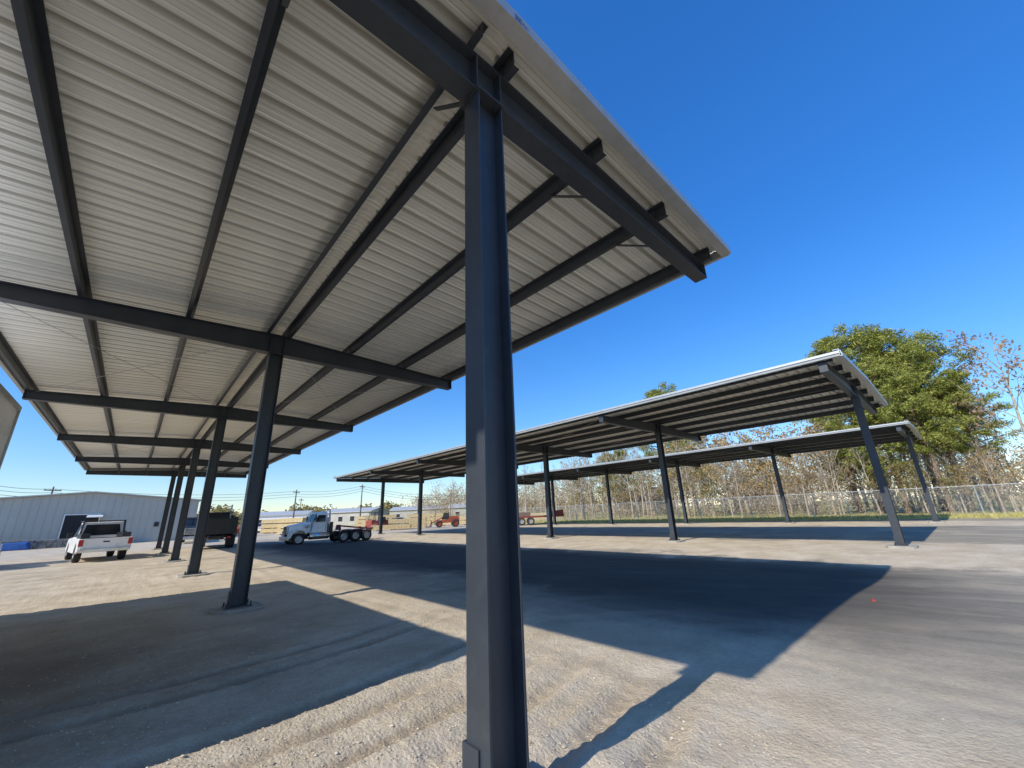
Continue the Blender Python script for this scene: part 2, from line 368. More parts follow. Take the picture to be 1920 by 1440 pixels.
    while y<LEN+OH-.001:
        for a,b in ((0,0),(.026,.050),(.056,.050),(.082,0),(.148,0),(.158,.014),(.174,.014),(.184,0),(.232,0),(.242,.014),(.258,.014),(.268,0)):
            if y+a<LEN+OH: prof.append((y+a,b- (.004 if i%3==0 else 0)))
        y+=PIT; i+=1
    prof.append((LEN+OH,0))
    for s in (-1,1):
        pm=MB(); xs_=[.09,1.2,2.4,3.6,ARM+.08]
        for (yy,b) in prof:
            for x in xs_: pm.v.append((s*x,yy,ZR-SL*x+PH+.012+b))
        n=len(xs_)
        for j in range(len(prof)-1):
            for i in range(n-1):
                f=(j*n+i,j*n+i+1,(j+1)*n+i+1,(j+1)*n+i); pm.f.append(f if s>0 else f[::-1])
        pm.build('roof_panel',M['panel'],root)
    rc=MB(); zr=ZR+PH+.082
    for s in (-1,1): rc.hexa([(0,-OH,zr),(s*.24,-OH,zr-.012),(s*.24,LEN+OH,zr-.012),(0,LEN+OH,zr),(0,-OH,zr+.004),(s*.24,-OH,zr-.008),(s*.24,LEN+OH,zr-.008),(0,LEN+OH,zr+.004)])
    rc.build('ridge_cap',M['trim'],root)
    cz=MB(); rnd=random.Random(3); pr_=[(yy,b) for yy,b in prof]
    for (yy,b) in pr_:
        zz=ZR+PH+b*.9; j_=rnd.uniform(-.006,.006)
        cz.v+= [(-.11,yy,zz+.004),(-.03+j_,yy,zz+.020),(.03+j_,yy,zz+.020),(.11,yy,zz+.004)]
    for j in range(len(pr_)-1):
        for a in range(3): cz.f.append((j*4+a,j*4+a+1,j*4+4+a+1,j*4+4+a))
    cz.build('ridge_closure',M['clos'],root)
    for s in (-1,1):
        x0=ARM+.085; zt=ZR-SL*ARM+PH+.012
        pf=[(x0,zt-.15),(x0+.05,zt-.155),(x0+.085,zt-.145),(x0+.095,zt-.08),(x0+.12,zt-.07),(x0+.12,zt+.0),(x0+.11,zt+.0),(x0+.107,zt-.06),(x0+.083,zt-.07),(x0+.075,zt-.135),(x0+.006,zt-.14),(x0+.006,zt+.008),(x0,zt+.008)]
        gm=MB(); gm.prism([(s*a,b) for a,b in pf],-OH-.03,LEN+OH+.03,'y'); gm.build('gutter',M['trim'],root)
    for e,yy in ((-1,-OH),(1,LEN+OH)):
        for s in (-1,1):
            pf=[(-.02,.08),(-.02,.095),(.12,.095),(.12,.05),(.15,.04),(.15,-.02),(.165,-.035),(.165,-.13),(.02,-.135),(.02,-.12),(.15,-.115),(.15,-.045),(.135,-.03),(.135,.03),(.105,.04),(.105,.08)]
            n=len(pf); tm=MB()
            for x in (0,ARM+.13):
                for a,b in pf: tm.v.append((s*x,yy+e*(a-.09),ZR-SL*x+PH+b))
            tm.f=[tuple(range(n)),tuple(range(2*n-1,n-1,-1))]+[((i+1)%n,i,n+i,n+(i+1)%n) for i in range(n)]
            tm.build('rake_trim',M['trim'],root)
    for k in (1,3):
        for s in (-1,1):
            a=s*.2; b=s*4.5
            for p,q_ in (((a,k*SP+.1),(b,(k+1)*SP-.1)),((b,k*SP+.1),(a,(k+1)*SP-.1))):
                rb=MB(); rb.tube((p[0],p[1],ZR-.05-SL*abs(p[0])),(q_[0],q_[1],ZR-.05-SL*abs(q_[0])),.006,n=5); rb.build('bracing_rod',M['brace'],root)
    return root
cp=make_carport()
c2=copy_tree(cp); c3=copy_tree(cp)
for o,x,y,l,zs in ((cp,CX[0],CY[0],'nearest long carport overhead, dark steel T-frames with pale ribbed sheet roof seen from below',1.),
                (c2,CX[1],CY[1],'middle carport, parallel to the nearest one, standing whole across the dark paving',.965),
                (c3,CX[2],CY[2],'farthest carport, beyond the middle one and next to the chain-link fence',.975)):
    o.location=(x,y,0); o.scale=(1,1,zs); tag(o,l,'carport')
lg=MB(); yy=-OH-.0765
zb=ZR+PH-.115
for (x,z,w,h) in ((-.06,0,.004,.06),(.02,0,.004,.06),(-.06,0,.084,.004),(-.06,.056,.084,.004),(-.045,.015,.004,.03),(-.045,.03,.02,.004),(-.028,.015,.004,.03),(-.012,.015,.004,.03),(-.012,.041,.016,.004),(.001,.015,.004,.03),(.04,.01,.004,.03),(.04,.036,.015,.004),(.06,.01,.02,.004),(.06,.01,.004,.03),(.085,.01,.004,.03),(.095,.01,.012,.004)):
    lg.box(x+.03,x+w+.03,yy-.0025,yy-.0005,zb+z,zb+z+h)
lg.build('printed_mark',M['ink'],cp)
# ------------------------------------------------ wheels
wc={}
def wheel(parent,x,y,r,w,rimm='rim',side=None):
    side=side or (1 if y>0 else -1)
    key=(r,w,rimm)
    if key not in wc:
        t=MB().lathe_y([(-w/2,r*.58),(-w/2,r*.9),(-w*.36,r*.985),(-w*.1,r),(w*.1,r),(w*.36,r*.985),(w/2,r*.9),(w/2,r*.58)],n=28)
        rm=MB().lathe_y([(w*.30,0.001),(w*.42,r*.12),(w*.44,r*.2),(w*.25,r*.25),(w*.2,r*.42),(w*.45,r*.52),(w*.46,r*.6),(-w*.46,r*.6)],n=20)
        for i in range(8):
            a=i*math.pi/4; rm.tube((r*.36*math.cos(a),w*.2,r*.36*math.sin(a)),(r*.36*math.cos(a),w*.26,r*.36*math.sin(a)),r*.05,n=6)
        a_=t.build('wheel',M['rubber'],None,True); b_=rm.build('rim',M[rimm],a_); wc[key]=(a_.data,b_.data)
        bpy.data.objects.remove(b_); bpy.data.objects.remove(a_)
    o=bpy.data.objects.new('wheel',wc[key][0]); C.objects.link(o); o.parent=parent; o.location=(x,y,r)
    if side<0: o.rotation_euler=(0,0,math.pi)
    b=bpy.data.objects.new('rim',wc[key][1]); C.objects.link(b); b.parent=o
    return o
def arch(x,r,z,n=9):
    return [(x+r*math.cos(t),z+r*math.sin(t)) for t in [math.pi-math.pi*i/(n-1) for i in range(n)]]
def pickup(name,loc,rz,label,paint='white',rack=True,group=None,cat='pickup truck'):
    t=empty(name,loc,rz,label,cat,group); W=.98
    side=[(-2.85,.55)]+[(-2.85,1.12),(-.35,1.14),(1.05,1.14),(1.25,1.16),(2.65,1.08),(2.85,.95),(2.88,.5)]+arch(1.95,.50,.42)[::-1]+arch(-1.75,.50,.42)[::-1]
    b=MB()
    for s in (-1,1):
        a,c=sorted((s*W,s*(W-.09))); b.prism(side,a,c,'y')
    b.box(.9,2.6,-W+.09,W-.09,.5,1.1); b.box(-.5,1.2,-W+.09,W-.09,.45,.9); b.box(-2.8,-.5,-W+.09,W-.09,.62,.72)
    b.hexa([(1.1,-W+.1,1.10),(2.75,-W+.12,1.02),(2.75,W-.12,1.02),(1.1,W-.1,1.10),(1.1,-W+.14,1.18),(2.6,-W+.2,1.10),(2.6,W-.2,1.10),(1.1,W-.14,1.18)])
    b.box(2.6,2.86,-W+.09,W-.09,.5,1.02)
    b.build('body',M[paint],t,bevel=.02)
    g_=MB(); g_.box(-2.88,-2.80,-W+.08,W-.08,.62,1.12); tg=g_.build('tailgate',M[paint],t,bevel=.01)
    MB().box(-2.895,-2.882,-.12,.12,.92,.98).build('handle',M['black'],tg)
    cb=MB().frus(-.5,1.25,W-.04,1.12,-.4,.55,W-.2,1.93); cb.build('cab',M[paint],t,bevel=.03)
    MB().hexa([(-.512,-.75,1.25),(-.512,.75,1.25),(-.49,.75,1.25),(-.49,-.75,1.25),(-.435,-.66,1.8),(-.435,.66,1.8),(-.41,.66,1.8),(-.41,-.66,1.8)]).build('rear_window',M['glass'],t)
    MB().hexa([(1.17,-.8,1.22),(1.2,-.8,1.22),(1.2,.8,1.22),(1.17,.8,1.22),(.63,-.7,1.86),(.66,-.7,1.86),(.66,.7,1.86),(.63,.7,1.86)]).build('windscreen',M['glass'],t)
    for s in (-1,1):
        for x0,x1,X0,X1 in ((-.38,.3,-.32,.28),(.36,1.0,.34,.52)):
            a=s*(W-.055); c=s*(W-.19); e=s*.012
            MB().hexa([(x0,a,1.2),(x1,a,1.2),(x1,a+e,1.2),(x0,a+e,1.2),(X0,c,1.84),(X1,c,1.84),(X1,c+e,1.84),(X0,c+e,1.84)]).build('side_window',M['glass'],t)
        y0,y1=sorted((s*.82,s*.985)); MB().box(-2.9,-2.80,y0,y1,.78,1.08).build('tail_light',M['red'],t)
        y0,y1=sorted((s*.62,s*.95)); MB().box(2.80,2.90,y0,y1,.78,.96).build('headlight',M['lamp'],t)
        y0,y1=sorted((s*1.0,s*1.2)); MB().box(.95,1.05,y0,y1,1.2,1.42).build('mirror',M['black'],t,bevel=.02)
        for x in (-1.75,1.95): wheel(t,x,s*(W-.14),.40,.27)
    MB().box(-3.02,-2.86,-.92,.92,.48,.64).build('rear_bumper',M['chrome'],t,bevel=.02)
    MB().box(2.86,3.0,-.92,.92,.42,.62).build('front_bumper',M['chrome'],t,bevel=.02)
    MB().box(-3.03,-3.021,-.16,.16,.5,.62).build('licence_plate',M['lamp'],t)
    MB().box(2.86,2.89,-.58,.58,.66,.98).build('grille',M['black'],t)
    if rack:
        r=MB()
        for x in (-.9,-.55):
            for s in (-1,1): r.tube((x,s*.86,1.12),(x,s*.80,1.98),.025,n=6)
            r.tube((x,-.82,1.98),(x,.82,1.98),.025,n=6)
        for s in (-1,1): r.tube((-.95,s*.80,1.98),(.8,s*.80,1.99),.025,n=6)
        r.build('headache_rack',M['black'],t)
        b=MB(); 
        for s in (-1,1): a,c=sorted((s*.6,s*.93)); b.box(-2.5,-.6,a,c,1.13,1.36)
        b.build('tool_box',M['black'],t,bevel=.01)
    return t
def big_truck(name,loc,rz,label,paint='silver',kind='tractor',cat='truck',group=None,scale=1.):
    t=empty(name,loc,rz,label,cat,group); t.scale=(scale,)*3
    f=MB()
    for s in (-1,1): f.box(-4.3,3.6,s*.42-.05,s*.42+.05,.72,.98)
    for x in (-4.2,-3.2,-2.,-.8): f.box(x-.06,x+.06,-.37,.37,.74,.94)
    f.build('chassis',M['black'],t)
    MB().hexa([(1.75,-.78,1.0),(3.65,-.66,.95),(3.65,.66,.95),(1.75,.78,1.0),(1.75,-.72,2.0),(3.55,-.55,1.72),(3.55,.55,1.72),(1.75,.72,2.0)]).build('hood',M['white' if kind=='left' else paint],t,bevel=.1)
    MB().box(3.66,3.74,-.50,.50,.98,1.66).build('grille',M['chrome'],t,bevel=.02)
    gl=MB()
    for i in range(7): gl.box(3.742,3.75,-.44,.44,1.04+i*.085,1.08+i*.085)
    gl.build('grille_slats',M['black'],t)
    MB().hexa([(.35,-1.0,.9),(1.8,-.95,.9),(1.8,.95,.9),(.35,1.0,.9),(.38,-.92,2.72),(1.3,-.86,2.72),(1.3,.86,2.72),(.38,.92,2.72)]).build('cab',M[paint],t,bevel=.08)
    MB().hexa([(.4,-.88,2.70),(1.4,-.84,2.70),(1.4,.84,2.70),(.4,.88,2.70),(.45,-.74,2.88),(1.15,-.7,2.86),(1.15,.7,2.86),(.45,.74,2.88)]).build('cab_roof',M[paint],t,bevel=.05)
    for s in (-1,1):
        y0,y1=sorted((s*.04,s*.82)); MB().hexa([(1.66,y0,2.02),(1.69,y0,2.02),(1.69,y1,2.02),(1.66,y1,2.02),(1.38,y0,2.64),(1.41,y0,2.64),(1.41,y1*.97,2.64),(1.38,y1*.97,2.64)]).build('windscreen',M['glass'],t)
        a=s*.965; e=s*.02; MB().hexa([(.6,a,1.95),(1.5,a-s*.03,1.95),(1.5,a+e-s*.02,1.95),(.6,a+e,1.95),(.6,a-s*.03,2.55),(1.25,a-s*.05,2.55),(1.25,a-s*.03,2.55),(.6,a-s*.01,2.55)]).build('side_window',M['glass'],t)
        MB().box(.50,.52,s*.985-.012,s*.985+.012,1.05,2.3).build('door_seam',M['black'],t)
        fd=MB(); pf=[(2.15,.95),(2.22,1.2),(2.45,1.40),(2.8,1.46),(3.15,1.38),(3.45,1.2),(3.66,.98),(3.70,.62),(3.55,.62),(3.4,.95),(3.15,1.18),(2.82,1.26),(2.5,1.2),(2.33,1.02),(2.28,.95)]
        y0,y1=sorted((s*.55,s*1.17)); fd.prism(pf,y0,y1,'y'); fd.build('fender',M['white' if kind=='left' else paint],t,bevel=.03)
        MB().tube((.2,s*.92,.72),(1.9,s*.92,.72),.3,n=18).build('fuel_tank',M['chrome'],t,True)
        MB().box(.5,1.7,s*.95-.12,s*.95+.12,1.02,1.06).build('step',M['chrome'],t)
        ex=MB(); ex.tube((.2,s*.85,1.0),(.2,s*.85,2.7),.09,n=12); ex.tube((.2,s*.85,2.7),(.2,s*.85,3.35),.06,n=12); ex.tube((.2,s*.85,3.35),(.08,s*.85,3.48),.06,n=12); ex.build('exhaust_stack',M['chrome'],t,True)
        MB().tube((2.0,s*.86,1.62),(2.3,s*.86,1.62),.15,.13,n=14).build('air_cleaner',M['chrome'],t,True)
        MB().box(3.5,3.70,s*.82-.18,s*.82+.18,1.06,1.26).build('headlight',M['lamp'],t,bevel=.03)
        mr=MB(); mr.box(1.5,1.56,s*1.25-.1,s*1.25+.1,1.95,2.45); mr.tube((1.5,s*.93,2.45),(1.52,s*1.2,2.4),.015,n=5); mr.tube((1.5,s*.93,2.0),(1.52,s*1.2,2.0),.015,n=5); mr.build('mirror',M['black'],t)
        wheel(t,2.85,s*1.02,.52,.28)
        for x in ((-1.2,-2.35,-3.5) if kind!='flat' else (-2.2,-3.4)):
            wheel(t,x,s*.98,.52,.5)
            if kind=='tractor':
                mf=MB(); mf.prism([(x-.5,1.02),(x-.3,1.12),(x+.3,1.12),(x+.5,1.02),(x+.5,1.0),(x+.3,1.095),(x-.3,1.095),(x-.5,1.0)],*sorted((s*.75,s*1.2)),'y'); mf.build('mudguard',M['black'],t)
    MB().box(3.66,3.84,-1.14,1.14,.45,.80).build('bumper',M['chrome'],t,bevel=.04)
    for i in range(5): MB().box(1.1,1.2,-.6+i*.3-.05,-.6+i*.3+.05,2.86,2.92).build('marker_lamp',M['amber'],t)
    if kind=='left':
        MB().hexa([(-1.6,-.95,.95),(.34,-.95,.95),(.34,.95,.95),(-1.6,.95,.95),(-1.6,-.9,3.5),(.34,-.88,3.3),(.34,.88,3.3),(-1.6,.9,3.5)]).build('sleeper_cab',M[paint],t,bevel=.08)
    if kind=='tractor':
        h=MB(); h.box(-3.3,-1.6,-.5,.5,.99,1.1); h.hexa([(-1.2,-.4,1.1),(-.9,-.4,1.1),(-.9,.4,1.1),(-1.2,.4,1.1),(-1.15,-.3,1.6),(-.95,-.3,1.6),(-.95,.3,1.6),(-1.15,.3,1.6)])
        for s in (-1,1): h.tube((-4.2,s*.35,1.1),(-1.1,s*.35,1.5),.06)
        h.tube((-4.3,-.6,1.12),(-4.3,.6,1.12),.1)
        h.build('hoist_frame',M['maroon'],t)
        MB().box(-.25,.1,-.75,.75,1.0,1.9).build('tool_locker',M['black'],t,bevel=.02)
    elif kind=='dump':
        d=MB(); d.box(-4.4,.2,-1.15,1.15,1.1,1.2); d.box(-4.4,.2,-1.2,-1.12,1.2,2.4); d.box(-4.4,.2,1.12,1.2,1.2,2.4); d.box(.12,.2,-1.12,1.12,1.2,2.6)
        for i in range(7):
            for s in (-1,1): a,b=sorted((s*1.2,s*1.26)); d.box(-4.35+i*.7,-4.27+i*.7,a,b,1.15,2.35)
        d.build('dump_bed',M['black'],t)
        g_=MB(); g_.box(-4.5,-4.41,-1.14,1.14,1.15,2.3)
        for i in range(4): g_.box(-4.55,-4.5,-1.0+i*.63,-.92+i*.63,1.2,2.25)
        g_.build('tailgate',M['black'],t)
        for s in (-1,1):
            MB().box(-4.42,-4.36,s*.8-.12,s*.8+.12,.78,.92).build('tail_light',M['red'],t)
            MB().box(-4.36,-4.32,s*.95-.3,s*.95+.3,.22,.85).build('mud_flap',M['rubber'],t)
    elif kind=='flat':
        MB().box(-4.5,.0,-1.2,1.2,1.05,1.2).build('flat_deck',M['dun'],t)
        MB().box(.02,.10,-1.2,1.2,1.05,2.3).build('headboard',M['black'],t)
    return t
pk=at_y(189,32)
pickup('pickup_truck',(pk[0],pk[1]+.8,0),R(90+8),'white pickup truck with dark tool boxes, seen from behind near the left carport feet')
tx=at_y(616,33)
big_truck('semi_truck',(tx[0]+.3,tx[1]+1,gz(tx[0],tx[1])),R(180+2),'white bonneted lorry with twin exhaust stacks and bare black chassis','silver','tractor',scale=.80)
dx_=at_y(408,38); big_truck('dump_truck',(dx_[0],dx_[1],0),R(84),'black dump truck seen from behind between the near carport columns','black','dump',scale=.84)
bx_=at_y(374,46); big_truck('flatbed_truck',(bx_[0],bx_[1]+5,0),R(262),'dark flatbed truck facing this way behind the third carport column','black','flat',scale=.8)
lx=at_y(-8,30); big_truck('semi_truck',(lx[0]-2.6,lx[1]+2.4,0),R(-58),'dark cabbed lorry with white bonnet cut off by the left edge of the picture','black','left')
tr=empty('box_trailer',(-3.55,8.4,0),0,'pale box trailer, only its rear top corner showing at the left edge','trailer')
tb=MB(); tb.box(-1.3,1.3,-4.2,4.9,1.05,4.1); tb.build('cargo_box',M['white'],tr,bevel=.02)
tb=MB(); 
for s in (-1,1):
    for z in (1.05,4.06): a,b=sorted((s*1.302,s*1.33)); tb.box(a,b,-4.22,4.92,z-.02,z+.08)
    for y in (-4.2,4.82): a,b=sorted((s*1.302,s*1.33)); tb.box(a,b,y,y+.08,1.13,4.04)
tb.build('edge_rail',M['brace'],tr)
tb=MB(); tb.box(-.6,-.45,-4.1,4.4,.3,1.04); tb.box(.45,.6,-4.1,4.4,.3,1.04); tb.box(-.44,.44,-.1,.1,.82,1.02); tb.build('chassis',M['black'],tr)
sk=MB(); sk.box(1.24,1.28,-4.1,4.6,.12,1.04); sk.build('side_skirt',M['white'],tr)
for s in (-1,1):
    for y in (2.4,3.6):
        w_=wheel(tr,s*.98,y,.5,.5); w_.location=(s*.96,y,.5); w_.rotation_euler=(0,0,R(-90) if s>0 else R(90))
    lg_=MB(); lg_.box(s*.8-.05,s*.8+.05,-2.9,-2.8,.02,1.04); lg_.box(s*.8-.14,s*.8+.14,-2.99,-2.71,0,.03); lg_.build('landing_leg',M['black'],tr)
# ------------------------------------------------ machines
def loader(loc,rz,label,sc_=1,group='orange yard machines'):
    t=empty('wheel_loader',loc,rz,label,'loader',group); t.scale=(sc_,)*3
    MB().prism([(-2.0,.7),(-2.0,1.4),(-1.8,1.5),(-.5,1.6),(-.4,1.1),(1.3,1.0),(1.3,.6)],-.55,.55,'y').build('body',M['orange'],t,bevel=.04)
    MB().prism([(-.5,1.5),(-.45,2.0),(.35,2.0),(.65,1.1),(-.4,1.1)],-.45,.45,'y').build('cab_glass',M['glass'],t)
    MB().box(-.55,.45,-.5,.5,2.0,2.07).build('cab_roof',M['black'],t,bevel=.03)
    for s in (-1,1):
        MB().tube((.4,s*.48,1.5),(2.2,s*.48,.6),.09,n=6).build('lift_arm',M['orange'],t)
        wheel(t,1.0,s*.8,.5,.4,'orange'); wheel(t,-1.4,s*.8,.56,.45,'orange')
    MB().prism([(2.1,.15),(2.9,.1),(2.9,.16),(2.3,.25),(2.2,.9),(2.1,.9)],-1.05,1.05,'y').build('bucket',M['maroon'],t)
    return t
def forklift(loc,rz,label):
    t=empty('forklift',loc,rz,label,'forklift','orange yard machines')
    MB().prism([(-1.3,.4),(-1.3,1.2),(-.6,1.3),(.6,.8),(.9,.8),(.9,.35)],-.6,.6,'y').build('body',M['orange'],t,bevel=.04)
    c=MB()
    for x in (-.9,.5):
        for s in (-1,1): c.tube((x,s*.55,1.0),(x*.8,s*.5,2.3),.04,n=6)
    c.box(-.85,.5,-.6,.6,2.3,2.38); c.build('overhead_guard',M['black'],t)
    m_=MB()
    for s in (-1,1): m_.box(1.0,1.12,s*.4-.06,s*.4+.06,.1,3.0)
    for z in (.5,1.5,2.9): m_.box(1.0,1.12,-.34,.34,z,z+.1)
    m_.build('mast',M['black'],t)
    for s in (-1,1):
        MB().box(1.14,2.2,s*.3-.06,s*.3+.06,.12,.17).build('fork',M['black'],t)
        wheel(t,.6,s*.6,.38,.28,'orange'); wheel(t,-.95,s*.6,.34,.26,'orange')
    return t
p=at_d(836,58); loader((*p,0),R(150),'orange loader with lowered bucket just left of the nearest column',.9)
p=at_d(716,62); loader((*p,0),R(200),'orange loader beside the first far column of the middle carport',.8)
p=at_d(704,68); forklift((*p,0),R(20),'orange forklift with raised mast behind the white lorry')
p=at_d(445,62); forklift((*p,0),R(200),'orange forklift seen between the second and third near columns')
p=at_d(1000,52); t=empty('lowboy_trailer',(*p,0),R(-42),'dull red lowboy trailer with three axles standing past the nearest column','trailer')
MB().box(-3.6,3.6,-1.2,1.2,.85,1.05).build('deck',M['maroon'],t,bevel=.02)
MB().hexa([(2.2,-1.1,1.05),(3.6,-1.1,1.05),(3.6,1.1,1.05),(2.2,1.1,1.05),(2.5,-1.1,1.55),(3.6,-1.1,1.65),(3.6,1.1,1.65),(2.5,1.1,1.55)]).build('gooseneck',M['maroon'],t)
MB().box(-2.2,-.4,-.8,.8,1.05,1.5).build('deck_crate',M['brown'],t)
for s in (-1,1):
    for x in (-2.6,-1.5,-.4): wheel(t,x,s*1.0,.45,.35)
def car(loc,rz,label,paint,group='cars parked far back by the offices'):
    t=empty('parked_car',loc,rz,label,'car',group); W=.88
    pf=[(-2.2,.35),(-2.25,.75),(-2.1,.95),(-1.2,1.0),(1.0,.98),(2.0,.82),(2.2,.6),(2.2,.35)]+arch(1.35,.37,.32,7)[::-1]+arch(-1.35,.37,.32,7)[::-1]
    MB().prism(pf,-W,W,'y').build('body',M[paint],t,bevel=.04)
    MB().frus(-1.75,1.05,W-.06,.97,-1.1,.35,W-.22,1.45).build('cabin',M['glass'],t,bevel=.03)
    MB().box(-1.05,.3,-W+.24,W-.24,1.452,1.48).build('roof',M[paint],t)
    for s in (-1,1):
        for x in (-1.35,1.35): wheel(t,x,s*(W-.1),.32,.2)
        MB().box(2.13,2.21,s*.62-.16,s*.62+.16,.6,.74).build('headlight',M['lamp'],t); MB().box(-2.26,-2.2,s*.66-.14,s*.66+.14,.72,.88).build('tail_light',M['red'],t)
    return t
for i,(px,D,rz,pt_,l) in enumerate([(500,78,40,'white','white car parked far off, right of the second near column'),(520,84,45,'silver','pale car farther back than its white neighbour, left of the white lorry'),(470,82,50,'maroon','dull red car parked far behind the near columns'),(748,84,30,'white','white car far away between the two farthest middle-carport columns'),(912,80,20,'black','black car far off behind the nearest column')]):
    p=at_d(px,D); car((*p,0),R(rz),l,pt_)
def lumber(loc,rz,label,L=4.8,n=2,wd=1.2,hh=.55,m_='wood'):
    t=empty('lumber_stack',loc,rz,label,'lumber','timber bundles stored in the yard')
    z=.12
    for k in range(n):
        for y in (-L*.35,0,L*.35): MB().box(-wd/2,wd/2,y-.06,y+.06,z-.12 if k==0 else z-.1,z).build('bearer',M['dun'],t)
        b=MB()
        nb=6; nl=int(hh/.09)
        for i in range(nb):
            for j in range(nl):
                x0=-wd/2+i*wd/nb; e=random.uniform(-.06,.06)
                b.box(x0+.004,x0+wd/nb-.004,-L/2+e,L/2+e,z+j*.09+.001,z+j*.09+.086)
        b.build('timber_bundle',M[m_],t); z+=hh+.1
    return t
LB=[(552,60,20,3,'tall timber stack beside the bonnet of the white lorry'),(735,56,60,1,'low timber bundle left of the far column pair'),(765,58,55,2,'timber stack between the two far columns'),(715,72,60,3,'timber stack farther back behind the orange loader'),(790,76,50,3,'tall timber stack standing right of the far column pair'),(852,66,40,2,'timber stack just behind the orange loader by the nearest column'),(520,72,30,3,'far timber stack right of the second near column'),(815,84,50,3,'farthest timber stack in front of the cream shed'),(1010,70,40,2,'timber stack beyond the red lowboy trailer'),(690,88,40,3,'far timber stack behind the forklift mast')]
for px,D,rz,n,l in LB:
    p=at_d(px,D); lumber((*p,0),R(rz),l,n=n)
# ------------------------------------------------ buildings
b=empty('metal_building',(0,62.8,0),0,'long grey sheet-metal building with low gable and dark doorway at left','building')
xl,xr,xm=-13.2,5.6,-3.5
wm=MB(); D0=40
wm.prism([(xl,0),(xl,4.4),(xm,5.3),(xr,4.4),(xr,0)],0,D0,'y')
x=xl
while x<xr-.1:
    zt=4.4+(5.3-4.4)*(1-abs(x-xm)/9.7)-.05
    wm.box(x,x+.03,-.022,-.003,.1,zt); x+=.6
wm.build('wall',M['wall'],b)
rm=MB()
for s,xa in ((-1,xl-.3),(1,xr+.3)):
    rm.hexa([(xm,-.3,5.32),(xa,-.3,4.39),(xa,D0+.3,4.39),(xm,D0+.3,5.32),(xm,-.3,5.44),(xa,-.3,4.51),(xa,D0+.3,4.51),(xm,D0+.3,5.44)])
rm.build('roof',M['roofg'],b)
MB().box(-5.2,-2.7,-.06,-.04,.75,3.05).build('doorway',M['dark'],b)
fr=MB(); fr.box(-5.3,-5.2,-.1,-.036,.75,3.15); fr.box(-2.7,-2.6,-.1,-.036,.75,3.15); fr.box(-5.2,-2.7,-.1,-.036,3.05,3.15); fr.build('door_frame',M['white'],b)
MB().hexa([(-3.6,-1.2,2.75),(-2.4,-1.2,2.75),(-2.4,-.04,2.95),(-3.6,-.04,2.95),(-3.6,-1.2,2.82),(-2.4,-1.2,2.82),(-2.4,-.04,3.04),(-3.6,-.04,3.04)]).build('canopy',M['white'],b)
ld=MB()
for xx in (-2.5,-2.2): ld.box(xx-.02,xx+.02,-.12,-.08,.6,2.4)
for i in range(6): ld.box(-2.48,-2.22,-.11,-.09,.8+i*.28,.83+i*.28)
ld.build('ladder',M['black'],b)
MB().box(1.9,2.3,-.08,-.04,1.6,2.1).build('wall_box',M['black'],b)
sw=MB(); rnd=random.Random(5)
for row in range(3):
    x=-14+row*.3
    while x<-1.2:
        w_=rnd.uniform(.4,.7); sw.box(x,x+w_-.02,60.7+rnd.uniform(-.05,.05),61.3,row*.27,row*.27+.26); x+=w_
tag(sw.build('retaining_wall',M['stone'],None,bevel=.03),'low dark stacked-stone retaining wall in front of the grey building','wall')
tp=MB(); tp.hexa([(-8.6,59.6,0),(-6.6,59.6,0),(-6.6,60.5,0),(-8.6,60.5,0),(-8.4,59.8,.7),(-6.9,59.7,.6),(-6.8,60.4,.75),(-8.3,60.4,.6)])
tag(tp.build('tarpaulin_pile',M['bluet'],None,bevel=.1),'blue tarpaulin covered pile in front of the retaining wall','tarpaulin')
def shed(px,D,L,Wd,h,hr,rz,wall,roof,label,name='shed',nwin=4):
    p=at_d(px,D); t=empty(name,(*p,0),rz,label,'building')
    MB().prism([(-Wd/2,0),(-Wd/2,h),(0,hr),(Wd/2,h),(Wd/2,0)],-L/2,L/2,'y').build('wall',M[wall],t)
    r=MB()
    for s in (-1,1): xa=s*(Wd/2+.4); r.hexa([(0,-L/2-.4,hr+.02),(xa,-L/2-.4,h-.06),(xa,L/2+.4,h-.06),(0,L/2+.4,hr+.02),(0,-L/2-.4,hr+.2),(xa,-L/2-.4,h+.1),(xa,L/2+.4,h+.1),(0,L/2+.4,hr+.2)])
    ro=r.build('roof',M[roof],t)
    for s in (-1,1):
        for i in range(nwin):
            y=-L/2+(i+.5)*L/nwin; a,b_=sorted((s*(Wd/2+.005),s*(Wd/2+.04))); w_=MB().box(a,b_,y-.6,y+.6,h*.3,h*.68).build('window',M['dark'],t)
            a,b_=sorted((s*(Wd/2+.04),s*(Wd/2+.07))); MB().box(a,b_,y-.7,y+.7,h*.68,h*.68+.12).build('frame',M['white'],w_)
    return t
shed(668,130,14,11,3.4,4.4,R(40),'beige','roofg','small cream shed with pale roof near the tall utility pole')
shed(800,160,24,14,3.8,5.0,R(50),'beige','roofg','cream shed with pale roof behind the far columns')
shed(535,145,14,12,3.4,4.4,R(62),'white','roofg','low white building beyond the white lorry')
shed(905,135,20,12,3.6,4.8,R(50),'beige','roofg','cream shed mostly behind the nearest column')
shed(1205,110,11,9,3.2,6.0,R(10),'greige','brown','grey-brown house glimpsed through the bare trees','house',3)
shed(1445,100,11,9,3.2,6.2,R(0),'greige','brown','house with steep brown roof glimpsed behind the orange trees','house',3)
